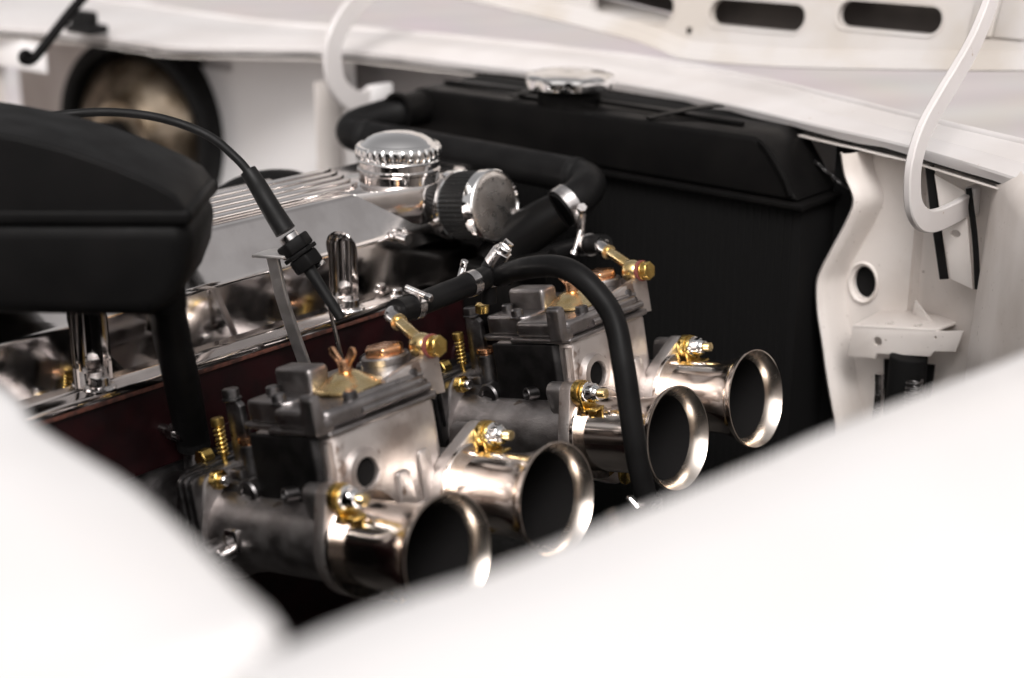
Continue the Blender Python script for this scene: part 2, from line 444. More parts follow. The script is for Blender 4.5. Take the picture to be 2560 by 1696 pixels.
# frame sheet: prism cut by the slots, then leaned
poly = [(x, z + 13) for x, z in exs] + [(330, 420), (-700, 420)]
fb = prism(poly, -1.0, 1.0, 'y')
cut = []
for x0, x1, z0, z1, r in slots: cut.append(prism(rrect(x0, x1, z0, z1, r), -6, 6, 'y'))
cut.append(prism(circ(-225.6, 197.5, 3.2, 16), -6, 6, 'y'))
for x0, x1 in ((-60, 40), (-200, -100)): cut.append(prism(rrect(x0, x1, 262, 284, 10), -6, 6, 'y'))
fb = boolean_cut(fb, cut)
def lean(bm, off=0):
    for v in bm.verts: v.co = Vector((v.co.x, v.co.y + 540 + (v.co.z - 190) * .35 + off, v.co.z))
    return bm
part(hood, 'inner_frame', lean(fb), 'paint_hood')
for x0, x1, z0, z1, r in slots:               # turned-in lips round the slots
    ring = rrect(x0, x1, z0, z1, r); o2 = rrect(x0 - 2.2, x1 + 2.2, z0 - 2.2, z1 + 2.2, r + 2.2)
    n = len(ring)
    rows = [[(p[0], y, p[1]) for p in src + src[:1]] for src, y in ((o2, -1.2), (o2, -2.0), (ring, -1.4), (ring, 1.5), (ring, 7))]
    part(hood, 'slot_lip', lean(loft(rows)), 'paint_hood', 60)
rows = []
for dz, dy in ((14, -1.4), (12, -4.5), (9.5, -6), (7, -6.5), (5.2, -9), (3.2, -10.5), (1, -11), (0, -9), (0, 2), (2, 12), (20, 24)):
    rows.append([(x, 540 + (z + dz - 190) * .35 + dy, z + dz) for x, z in exs])
part(hood, 'rim_fold', thicken(loft(rows), .9), 'paint_hood', 40)
part(hood, 'outer_skin', lean(thicken(loft([[(x, 34, lift(x) + 20) for x in range(-690, 331, 60)], [(x, 36, 300) for x in range(-690, 331, 60)], [(x, 36, 430) for x in range(-690, 331, 60)]]), 1.2)), 'hood_dark')
hb = part(hood, 'hinge_bracket', lean(box(14, 32, -4, -1.2, 214, 262, .8)), 'paint_hood')
part(hb, 'bolt', lean(move(hexnut((23, 0, 238), 4, -7, -4, 'y'), I4)), 'paint_hood')
part(hood, 'hinge_plate', lean(box(32.5, 56, -3.4, -1.2, 214, 262, .8)), 'paint_hood')

XF = None
# ------------------------------------------------------------------ gooseneck hinges
def hinge(label, pts, w, t, end):
    h = part(hood, 'hood_hinge', strip(pts, w, t, (1, 0, 0), 12, .8), 'paint_dim', 25, label)
    part(h, 'end_plate', end, 'paint')
    return h
hr = [(72, 446, 118), (72, 420, 115.5), (72, 392, 115), (72, 372, 119), (72, 357.5, 130), (72, 352, 145), (72, 352, 160), (72, 361, 177), (72, 380, 193), (72, 399.5, 207), (72, 416, 219.5), (72, 430, 233), (72, 443, 251), (72, 452, 275), (72, 475, 310), (72, 560, 340), (72, 690, 346)]
hinge('right white gooseneck hood hinge curling down in front of the slotted brace', hr, 15, 5, box(68, 76, 440, 456, 108, 128, 1.5))
hl = [(-560, 506, 112), (-560, 490, 108.5), (-560, 474, 114), (-560, 460, 128), (-560, 455, 146), (-560, 456, 163), (-560, 463, 177), (-560, 475, 190), (-560, 488, 199), (-560, 503, 208), (-560, 522, 217), (-560, 580, 236), (-560, 660, 250)]
hinge('left white gooseneck hood hinge beside the far end of the radiator', hl, 20, 6, box(-564, -556, 500, 530, 102, 122, 1.5))

# ------------------------------------------------------------------ right radiator support with its brace
XF = Matrix.Translation((-16.3, 17.6, -12.0)) @ Matrix.Scale(1.0335, 4)      # the support stands a little further forward
sup = thing('radiator_support', 'creased white radiator support with a round hole right of the radiator', 'body panel', (30, 440, -60))
cont = [(-16, 143), (-12, 128), (-4, 112), (-8, 96), (-17, 76), (-25, 58), (-28, 46), (-26, 26), (-21, 6), (-14, -24), (-4, -60), (-2, -75)]
cp = [(p.x, p.y) for p in catmull([Vector((a, b, 0)) for a, b in cont], 4)]
rows = []
for dx, y in ((0, 424), (.8, 421.5), (2.5, 420), (4.5, 421), (6.5, 424)):
    rows.append([(x + dx, y, z) for x, z in cp])
rows.append([(x + 8.5, 434, z) for x, z in cp])
rows.append([(x + 11, 444, z) for x, z in cp])
part(sup, 'edge_flange', thicken(loft(rows), 1), 'paint_in', 40)
web = prism([(x + 10.5, z) for x, z in cp[::-1]] + [(33, 143), (33, -75)], 444, 446, 'y')
web = boolean_cut(web, [prism([(-2 + 9 * cos(a) , 47 + 12 * sin(a)) for a in [i * pi / 14 for i in range(28)]], 430, 460, 'y')])
part(sup, 'web', web, 'paint_in')
hr_ = circ(0, 0, 1, 28)
rows = [[(-2 + (10.3 * k) * cos(a), y, 47 + (13.6 * k) * sin(a)) for a in [i * pi / 18 for i in range(37)]] for k, y in ((1.16, 443.4), (1.06, 441.5), (.98, 442.5), (.92, 446), (.9, 452))]
part(sup, 'hole_rim', loft(rows), 'paint_in', 60)
# right hand leaf, meeting the web in a crease
leaf = [[(33, 446, z), (36, 452, z), (45, 449, z), (62 + 2 * sin(z * .05), 438, z), (82, 424, z), (102, 408, z)] for z in (-75, -40, 0, 30, 60, 90, 120, 146)]
part(sup, 'side_leaf', thicken(loft(leaf), 1), 'paint_in', 40)
part(sup, 'added_dark_plates', join(prism([(-3, -240), (33, -240), (33, -75.5), (-3, -75.5)], 444, 446, 'y'), prism([(24, -2), (62, 2), (60, -74), (30, -74)], 432, 434, 'y')), 'matte_black')  # added black plates: dark gap under the bracket, darker bay lower down
part(sup, 'gusset', move(prism([(36, 20), (60, 14), (66, 34), (40, 44)], 431, 433, 'y', .6), rot_at((0, 0, 1), radians(-33), (50, 432, 30))), 'paint_in')
XF = XF @ Matrix.Translation((8.5, 0, 9.5))
brk = thing('shelf_bracket', 'small white angle bracket with punched holes on the radiator support', 'bracket', (40, 425, 0))
fr = boolean_cut(prism([(-3, -8), (0, 14), (22, 17.5), (60, 24), (81, 28.5), (77, 13), (62, 10), (59, 5.5), (20, -1), (19, -5)], 411, 413, 'y', .5),
                 [prism(circ(20, 8, 3.3, 16), 400, 420, 'y'), prism(circ(62, 20, 1, 10), 400, 420, 'y')])
part(brk, 'front_face', fr, 'paint_in')
tp = boolean_cut(prism([(0, 411), (62, 411), (70, 430), (36, 446), (4, 444)], -1, 1, 'z', .5), [prism(circ(24, 419, 3, 14), -4, 4, 'z'), prism(circ(46, 417, 3, 14), -4, 4, 'z')])
for v in tp.verts: v.co.z += 14.5 + .165 * v.co.x + .1 * (v.co.y - 411)
part(brk, 'top_face', tp, 'paint_in')
XF = XF @ Matrix.Translation((-8.5, 0, -9.5))
# slotted brace plate behind the hinge hook
br = thing('slotted_brace', 'white slotted brace plate in the dark gap beside the right hinge', 'brace', (78, 412, 60))
bp_ = boolean_cut(prism([(62, 142), (84, 134), (96, 70), (80, 74)], 404, 406, 'y', .5), [prism([(80.5 + 3.6 * cos(a), 105 + 2.6 * sin(a)) for a in [i * pi / 8 for i in range(16)]], 398, 410, 'y')])
part(br, 'plate', bp_, 'paint_in')
part(br, 'left_gap_shade', strip([(56, 409, 146), (64, 408, 112), (74, 408, 72)], 6.5, 2, (0, -1, 0), 6), 'rubber')  # black strip standing in for the dark gap left of the plate
part(br, 'right_gap_shade', strip([(86, 405, 136), (95, 402, 104), (101, 400, 72)], 4, 2, (0, -1, 0), 6), 'rubber')  # paints the dark gap between plate and fender wall
# dark suspension bits under the bracket
sp = thing('coil_spring', 'dark spring and strut glimpsed under the small white bracket', 'spring', (46, 452, -120))
part(sp, 'strut', cyl((52, 412, 0), 13, -200, 12, 'z'), 'matte_black')
pts = [(68 + 5 * cos(k * .6), 390 + 5 * sin(k * .6), -90 + k * .33) for k in range(285)]
part(sp, 'coil', tube(pts, 1.1, 8, 1, smooth=False), 'steel_dark')
part(sp, 'side_rod', tube([(40, 392, -90), (42, 392, -20), (41, 392, 2)], 3, 10), 'steel')

XF = None
# ------------------------------------------------------------------ far side: support panel, lamp bowl
far = thing('far_support_panel', 'smooth cream support panel beyond the engine, between lamp bowl and left hinge', 'body panel', (-740, 545, -60))
fw_ = boolean_cut(prism([(-905, -230), (-625, -230), (-625, 150), (-905, 150)], 545, 547, 'y'),
                  [prism([(p[0], p[1] - .05 * (p[0] + 860)) for p in rrect(-914, -812, 106, 121, 7)], 530, 560, 'y')])
part(far, 'web', fw_, 'paint')
part(far, 'top_return', thicken(loft([[(x, 547, 149), (x, 538, 146), (x, 520, 144.5)] for x in (-1000, -905, -760, -625)]), 1), 'paint_in')
part(far, 'corner_post', thicken(loft([[(-655, 545, z), (-645, 541, z), (-630, 528, z), (-622, 505, z), (-624, 490, z)] for z in (-230, 0, 80, 120)]), 1), 'paint_in', 60)
part(far, 'dark_backing', box(-930, -780, 575, 577, 60, 150), 'matte_black')
lamp = thing('headlamp_bowl', 'tarnished bronze headlamp bowl in a black rubber ring', 'headlamp', (-948, 560, -60))
lm = rot_at((0, 0, 1), radians(12), (-948, 545, 35))
part(lamp, 'bowl', move(lathe([(91, 530), (88, 514), (80, 502), (62, 490), (44, 484), (40, 478), (0, 476)], 'y', (-948, 0, 28), 56), lm), 'bronze', 50)
part(lamp, 'rubber_ring', move(lathe([(91, 558), (91, 506), (94, 498), (101, 496), (108, 500), (111, 508), (112, 560)], 'y', (-948, 0, 28), 56), lm), 'rubber', 50)
part(lamp, 'connector', move(cyl((-948, 0, 28), 20, 462, 480, 'y'), lm), 'plastic')
single('far_inner_fender', thicken(loft([[(-1250, 560, z), (-1120, 566, z), (-900, 570, z)] for z in (-230, -50, 60, 160)]), 1.2), 'paint_in',
       'shadowed inner fender panel behind the headlamp bowl', 'body panel', (-1050, 560, -200))
single('far_wing_wall', thicken(loft([[(-1060, y, z) for y in (-200, 100, 300, 420)] for z in (-230, 0, 100, 149)]), 1.2), 'paint_in',
       'far inner wing wall at the left edge of the bay', 'body panel', (-1060, 200, -200))
single('far_fender', thicken(loft([[(x, y, z) for y in (-320, -100, 100, 300, 392, 470, 560, 640)] for x, z in ((-1052, 132), (-1053, 146), (-1058, 150), (-1100, 154), (-1250, 150), (-1380, 120), (-1420, 20), (-1430, -300))]), 1.2), 'paint',
       'top of the far white fender at the left edge beyond the prop rod', 'fender', (-1200, 100, 150), ang=40)
single('paper_label', box(-1060, -948, 404, 405.5, 106, 137, .4), 'paint', 'small blank white plate under the far panel edge at top left', 'plate', (-970, 404, 106))
rod = thing('prop_rod', 'thin black hood prop rod with curled end at top left', 'prop rod', (-760, 270, 154))
part(rod, 'rod', tube([(-760, 263, 152), (-760, 269, 153.5), (-760, 277.6, 160), (-760, 301, 181), (-760, 327, 203), (-760, 372, 238)], 4.6, 12), 'plastic')
part(rod, 'curled_end', lathe([(4.2 + 3.4 * cos(a), 3.4 * sin(a)) for a in [i * pi / 8 for i in range(17)]], 'x', (-760, 262, 156), 20), 'plastic', 60)
single('bump_stop', join(box(-896, -866, 402, 418, 156, 176, 3), box(-898, -856, 398, 422, 154, 163, 1.5)), 'rubber', 'black rubber block on the far panel beside the prop rod', 'rubber stop', (-880, 410, 154))

# ================================================================== RADIATOR
def lowy(x):
    return min(lowp, key=lambda p: abs(p.x - x)).y + 6
rad = thing('radiator', 'black radiator with a wide top tank behind the engine', 'radiator', (-220, 450, -230))
tank = prism([(-436, 100), (-440, 136), (-430, 143), (-92, 143), (-80, 138), (-52, 100)], 430, 492, 'y', 4, 3)
part(rad, 'top_tank', tank, 'gloss_black', 40)
part(rad, 'tank_crease', tube([(-86, 429.5, 141), (-78, 429, 135), (-64, 428.6, 118), (-57, 428.6, 105)], 2.0, 8), 'gloss_black')
part(rad, 'tank_top_bead', join(tube([(-425, 462, 144.5), (-300, 462, 146), (-120, 462, 144.5)], 1.8, 8), tube([(-330, 450, 144), (-300, 446, 144.5), (-250, 448, 144.2)], 1.3, 8)), 'gloss_black')
part(rad, 'seam_flange', box(-442, -45, 425.5, 496, 95.5, 99.6, .9), 'gloss_black')
core = bmesh.new()
core_b = box(-434, -50, 434, 486, -228, 95)
part(rad, 'core', core_b, 'fins')
for k in range(58):
    x = -430 + k * 6.5
    f_ = box(x, x + 2.2, 433.0, 433.9, -226, 94)
    if k == 0: tubes = f_
    else: tubes = join(tubes, f_)
o = part(rad, 'water_tubes', tubes, 'fins'); o['kind'] = 'stuff'
part(rad, 'side_channel', box(-50, -30, 486, 500, -228, 132, 2), 'matte_black')
part(rad, 'side_channel', box(-470, -442, 429, 470, -228, 120, 2), 'matte_black')
nk = part(rad, 'inlet_neck', move(lathe([(15, 0), (15, 26), (17, 28), (17, 32), (14, 32), (14, 0)], 'y', (0, 0, 0), 28), Matrix.Translation((-424, 432, 126)) @ Matrix.Rotation(radians(180), 4, 'Z')), 'gloss_black')
part(rad, 'filler_neck', lathe([(26, 140), (26, 152), (30, 155), (30, 157)], 'z', (-284, 458, 0), 32), 'gloss_black')
for st_ in ([(-330, 440, 146), (-316, 470, 150), (-312, 492, 150)], [(-190, 436, 144.5), (-168, 470, 150), (-160, 492, 150)]):
    part(rad, 'mounting_strap', strip(st_, 10, 1.5, (0, 0, 1), 6), 'gloss_black')
part(rad, 'air_baffle', thicken(loft([[(x, 492, 138), (x, 505, 142), (x, min(528, lowy(x)) , 142)] for x in range(-440, 1, 20)]), 1), 'matte_black')
part(rad, 'side_baffle', box(-52, 6, 482, 484, -228, 138, .3), 'matte_black')
# little corrugated drain line at right
single('corrugated_line', tube([(-66 + k * .62 + .8 * sin(k * 2.2), 476 + .8 * cos(k * 2.2), 121.5 - k * .36) for k in range(48)], 1.0, 8, 1, smooth=False), 'steel_dark',
       'short corrugated line glinting on the dark radiator end', 'line', (-50, 476, 105))

lob = lambda k, t: (1 + .035 * cos(9 * t)) if k in (2, 3, 4, 5) else 1
rc = part(rad, 'filler_cap', lathe([(30, 155), (33.5, 155.2), (35.8, 156.6), (36.2, 161), (35.6, 165), (33.5, 166.6), (29, 167)], 'z', (-284, 458, 0), 108, wave=lob), 'chrome', 40, 'chrome radiator cap with scalloped edge under the front panel')
part(rc, 'top_disc', lathe([(29.5, 166.9), (26, 168), (17, 168.6), (12, 168), (9, 169.4), (0, 170)], 'z', (-284, 458, 0), 48), 'chrome', 50)

# upper radiator hose
uh = thing('upper_radiator_hose', 'thick black radiator hose looping from radiator to thermostat housing', 'hose', (-330, 395, 95))
part(uh, 'rubber_hose', tube([(-424, 428, 127), (-432, 412, 124), (-449, 399, 118), (-462, 389, 112), (-458, 380, 107), (-440, 377, 106.5), (-400, 377, 107), (-320, 377, 106.5), (-250, 377, 106), (-215, 376, 105.5), (-198, 371, 104.5), (-190, 360, 102), (-188, 345, 97), (-192, 332, 90)], 14, 28, 8), 'hose', 50)
for jx, jy, jz in ((-212, 375.6, 105.4), (-436, 377, 106.6)):
    part(uh, 'joint_band', lathe([(14.4, -4), (15, -3), (15, 3), (14.4, 4)], 'x', (jx, jy, jz), 32) if False else move(lathe([(14.4, -4), (15, -3), (15, 3), (14.4, 4)], 'x', (0, 0, 0), 32), Matrix.Translation((jx, jy, jz))), 'rubber')
def jubilee(name, label, c, axis_dir, r, w, screw_ang, group=None, bandm='steel', screw_r=3.2):
    """worm drive hose clamp round axis_dir at c"""
    t = thing(name, label, 'hose clamp', c, group=group)
    q = Vector(axis_dir).to_track_quat('Z', 'Y').to_matrix().to_4x4(); X_ = Matrix.Translation(c) @ q
    part(t, 'band', move(lathe([(r, -w / 2), (r + .8, -w / 2), (r + .8, w / 2), (r, w / 2)], 'z', (0, 0, 0), 40), X_), bandm)
    R_ = Matrix.Rotation(screw_ang, 4, 'Z')
    if screw_r:
        L = r * 1.05
        pr = [(0, -L)]
        for k in range(22): pr += [(screw_r * .8, -L + k * L / 11), (screw_r, -L + (k + .5) * L / 11)]
        pr += [(0, L)]
        sc_ = move(lathe(pr, 'y', (r + screw_r * .7, 0, 0), 12), X_ @ R_)
        part(t, 'worm_screw', sc_, bandm, 20)
        part(t, 'screw_head', move(hexnut((r + screw_r * .7, 0, 0), screw_r * 1.25, L, L + 4, 'y'), X_ @ R_), bandm)
    return t

# ================================================================== ENGINE
eng = thing('engine_block', 'dark red cylinder head and block under the polished valve cover', 'engine', (-310, 100, -200))
part(eng, 'cylinder_head', box(-372, -247, -190, 338, -70, 31, 4), 'red')
part(eng, 'block', box(-380, -262, -190, 335, -230, -71, 6), 'red')
part(eng, 'head_gasket', box(-376, -244.6, -188, 340, 31.2, 34, .4), 'gasket')
for y in (-60, 60, 130, 205, 285): part(eng, 'core_plug', cyl((0, y, -20), 13, -248, -245.4, 'x'), 'red')

vc = thing('valve_cover', 'polished aluminium valve cover with ribbed top', 'valve cover', (-310, 100, 34))
prof = [(-257, 38), (-257, 81), (-276, 111.5), (-352, 112), (-368, 84), (-368, 38)]
body = bmesh.new()
ys = [-190, 322, 344]
ins = [0, 0, 13]
rows = []
for y, i in zip(ys, ins):
    cx = -312
    rows.append([body.verts.new((x + (i if x < cx else -i), y, z if z < 100 else z - i * .12)) for x, z in prof])
for A, B in zip(rows, rows[1:]):
    for k in range(6): body.faces.new((A[k], A[(k + 1) % 6], B[(k + 1) % 6], B[k]))
body.faces.new(rows[0][::-1]); body.faces.new(rows[-1]); fin(body); bev(body, 2.2, 3, 14)
cutters = []
for y in (-31, 175):
    cb = lathe([(0, 41.5), (13.8, 41.5), (13.8, 84), (13.2, 88), (11.6, 91.5), (8.5, 94.8), (4, 96.8), (0, 97.2)], 'z', (-254.5, y, 0), 40)
    cutters.append(cb)
body = boolean_cut(body, cutters)
bod = part(vc, 'body', body, 'polish', 28)
part(vc, 'flange', box(-380, -244, -190, 346, 34.2, 39.8, 1.4), 'polish')
for y in (-31, 175):
    b1 = part(vc, 'bolt', hexnut((-251, y, 0), 6.8, 42.4, 48, 'z', .3), 'steel')
    part(b1, 'washer', lathe([(0, 40.2), (9.6, 40.2), (9.8, 41), (9.2, 41.8), (7, 42.4), (0, 42.4)], 'z', (-251, y, 0), 28), 'steel')
b1 = part(vc, 'bolt', hexnut((-249, 219, 0), 4.2, 41.6, 45.5, 'z'), 'steel')
part(b1, 'washer', cyl((-249, 219, 0), 5.6, 39.9, 41.5, 'z', 20, .3), 'steel')
# ribs along the top, their ends cut on a slant
for k in range(5):
    x0 = -287 - k * 12.2; w = 8.0; ye = 214 + k * 5
    part(vc, 'rib', prism([(x0, -188), (x0, ye - 2), (x0 - w * .5, ye + 8), (x0 - w, ye + 14), (x0 - w, -188)], 111, 115.2, 'z', 1.2, 2), 'polish')
part(vc, 'name_pad', prism(rrect(-356, -350, 60, 196, 2.4), 111.4, 113.6, 'z', .5), 'polish')
part(vc, 'filler_boss', prism(hull2(circ(-287, 262, 30.5, 40) + [(-300, 196), (-276, 206), (-300, 322), (-285, 322)]), 84, 112.2, 'z', 1.6, 2), 'polish')
nck = part(vc, 'filler_neck', lathe([(29.5, 106), (29.5, 118.2), (30.6, 119.2), (30.6, 121), (29.2, 122.2), (28.6, 131)], 'z', (-287, 262, 0), 64), 'polish', 30)

oc = thing('oil_filler_cap', 'domed chrome oil filler cap with knurled edge on the valve cover', 'cap', (-287, 262, 129))
kn = lambda k, t: (1 + .028 * abs(cos(15 * t)) ** .6 * 1.0 - .028) if k in (2, 3, 4) else 1
part(oc, 'grip_ring', lathe([(27, 127.6), (29.6, 127.8), (31.2, 129.4), (31.9, 133), (31.4, 136.6), (30, 138), (27.5, 138.2)], 'z', (-287, 262, 0), 240, wave=kn), 'chrome', 25)
part(oc, 'skirt', lathe([(26, 126.4), (29.8, 126.6), (30.2, 127.4), (29.6, 128.4), (26, 128.4)], 'z', (-287, 262, 0), 64), 'chrome')
part(oc, 'dome', lathe([(28, 137.9), (27.2, 139), (26, 139.3), (25.4, 139.8), (23, 142), (18, 144.6), (11, 146.5), (5, 147.3), (0, 147.5)], 'z', (-287, 262, 0), 64), 'chrome', 50)

# breather filter on the cover
bc = Vector((-222, 294, 96.5))
bf = thing('breather_filter', 'small round crankcase breather filter with spotted chrome face', 'filter', tuple(bc))
BF = Matrix.Translation(bc) @ Matrix.Rotation(radians(-9), 4, 'Y')      # local +X is the filter axis
def bl(prof, seg=64, wave=None): return move(lathe(prof, 'x', (0, 0, 0), seg, wave=wave), BF)
part(bf, 'face_disc', bl([(0, .2), (20, .2), (23.4, .0), (24.4, -.5)]), 'chrome_cloudy', 50)
part(bf, 'front_rim', bl([(24.3, -.6), (25.3, .6), (26.2, -.2), (26.4, -2), (26.4, -8), (25.2, -9)]), 'chrome')
pl = lambda k, t: 1 + .012 * cos(44 * t)
part(bf, 'pleated_element', bl([(25, -8.4), (25, -33.5)], 264, pl), 'gauze', 60)
part(bf, 'rear_rim', bl([(25.2, -32.8), (26.4, -33.2), (26.4, -40), (25.4, -41.5), (12, -43), (11, -44), (11, -62)]), 'chrome')
clp = part(bf, 'clamp', bl([(11.2, -46), (12.4, -46), (12.4, -55), (11.2, -55)]), 'steel')
part(clp, 'clamp_bolt', move(join(cyl((-50, -25, 0), 2.3, -26, 26, 'z', 12), hexnut((-50, -25, 0), 4.2, 24, 30, 'z'), cyl((-50, -25, 0), 5.2, 21, 23.5, 'z', 16, .4)), BF), 'steel')
single('breather_spigot', join(tube([(-262, 226, 82), (-244, 226, 80.5)], 4.2, 16), tube([(-272, 226, 82.8), (-262, 226, 82)], 3, 16), tube([(-257, 226, 81.6), (-254, 226, 81.4)], 5.4, 16)), 'steel',
       'short steel pipe stub on the valve cover below the breather filter', 'pipe', (-262, 226, 82))

# thermostat housing, sensor and small plumbing at the front of the head
th = thing('thermostat_housing', 'black thermostat housing below the breather filter', 'housing', (-215, 325, 30))
part(th, 'neck', tube([(-192, 331, 90), (-204, 322, 80), (-218, 312, 66), (-226, 305, 50)], (14.5, 20), 28, 8), 'gloss_black', 50)
part(th, 'base', box(-250, -200, 285, 330, 5, 52, 6, 3), 'gloss_black')
part(th, 'bolt', cyl((-200, 318, 0), 5, 72, 76, 'z', 16), 'steel')
part(th, 'bleed_screw', move(cyl((0, 0, 0), 4.6, 0, 3, 'z', 16), Matrix.Translation((-221, 315, 86)) @ Matrix.Rotation(radians(35), 4, 'X')), 'steel')
part(th, 'outlet', tube([(-222, 300, 44), (-190, 296, 56), (-172, 300, 62)], 9, 20), 'gloss_black', 50)
jubilee('hose_clamp', 'large steel worm clamp with threaded screw on the radiator hose', (-190.5, 337, 93.5), Vector((-.28, -.78, -.42)), 14.6, 9, radians(-38))
jubilee('hose_clamp', 'small steel band clamp beside the far carburettor fuel pipe', (-159, 322.5, 72), Vector((.8, -.25, .26)), 7.3, 8, radians(150), screw_r=2.2)
ts = thing('temperature_sensor', 'silver hexagonal sender plug standing above the fuel tee', 'sensor', (-150, 205, 84))
TSm = Matrix.Translation((-147, 204, 84)) @ Vector((.42, .12, .62)).to_track_quat('Z', 'Y').to_matrix().to_4x4()
part(ts, 'hex', move(hexnut((0, 0, 0), 7.2, 2, 14, 'z'), TSm), 'steel')
part(ts, 'terminal', move(join(cyl((0, 0, 0), 5, 14, 17.5, 'z', 16), box(-1.2, 1.2, -3.4, 3.4, 17.5, 22, .4)), TSm), 'steel')
part(ts, 'collar', move(cyl((0, 0, 0), 6.2, -4, 2, 'z', 18), TSm), 'rubber')

# ================================================================== FUEL PLUMBING
tee = thing('fuel_tee', 'black fuel tee joining hoses between the carburettors', 'fitting', (-146, 202, 70))
part(tee, 'body', join(tube([(-158, 194, 74), (-132, 206, 79)], 5.5, 16), tube([(-146, 200, 60), (-146, 201, 84)], 5.2, 16)), 'plastic')
part(tee, 'fitting_ring', join(lathe([(5.3, 72), (6.6, 72.4), (6.6, 75), (5.3, 75.4)], 'z', (-146, 200.5, 0), 24), lathe([(5.3, 77), (6.4, 77.4), (6.4, 79), (5.3, 79.4)], 'z', (-146, 200.5, 0), 24)), 'steel')
part(tee, 'drain_nut', hexnut((-152, 200, 0), 5, 52, 58, 'z'), 'brass')
single('fuel_hose', tube([(-138, 203, 79), (-124, 196, 86), (-100, 187, 95.5), (-78, 184, 101), (-60, 182, 100), (-44, 183, 90), (-32, 184, 75), (-20, 178, 50), (-10, 174, 18), (-4, 174, -8), (2, 176, -34), (4, 177, -48)], 7.0, 24, 10), 'hose',
       'black fuel hose arching over the far carburettor and dropping between the horns', 'hose', (-60, 182, 100), ang=60)
jubilee('hose_clamp', 'bright clamp at the bottom end of the arching fuel hose', (3.2, 176.2, -31), Vector((.12, .05, -1)), 7.2, 8, radians(-120), screw_r=2.6)
single('fuel_hose', tube([(-139.5, 107, 78), (-142, 124, 76.2), (-144, 152, 76.5), (-144, 180, 78), (-146, 196, 78)], 7.6, 20), 'hose', 'short black fuel hose running from near brass pipe to the tee', 'hose', (-156, 160, 70), ang=60)
jubilee('hose_clamp', 'steel clamp on the short hose near the brass elbow', (-142.2, 125, 76.2), Vector((-.1, 1, -.08)), 7.8, 6.5, radians(100), screw_r=2.2)
jubilee('hose_clamp', 'steel clamp on the short hose beside the sender plug', (-144, 180, 78), Vector((0, 1, .03)), 7.8, 7, radians(20), screw_r=2.2)
single('fuel_hose', tube([(-138, 314, 78), (-148, 319, 75.5), (-168, 325, 69), (-205, 320, 54)], 7, 20), 'hose', 'short black hose meeting the far brass fuel pipe', 'hose', (-170, 318, 66), ang=60)

# ================================================================== CARBURETTORS
TT = 0.2021
UF = Matrix(((cos(TT), 0, -sin(TT), 0), (0, 1, 0, 0), (sin(TT), 0, cos(TT), 0), (0, 0, 0, 1)))   # columns u, v, w

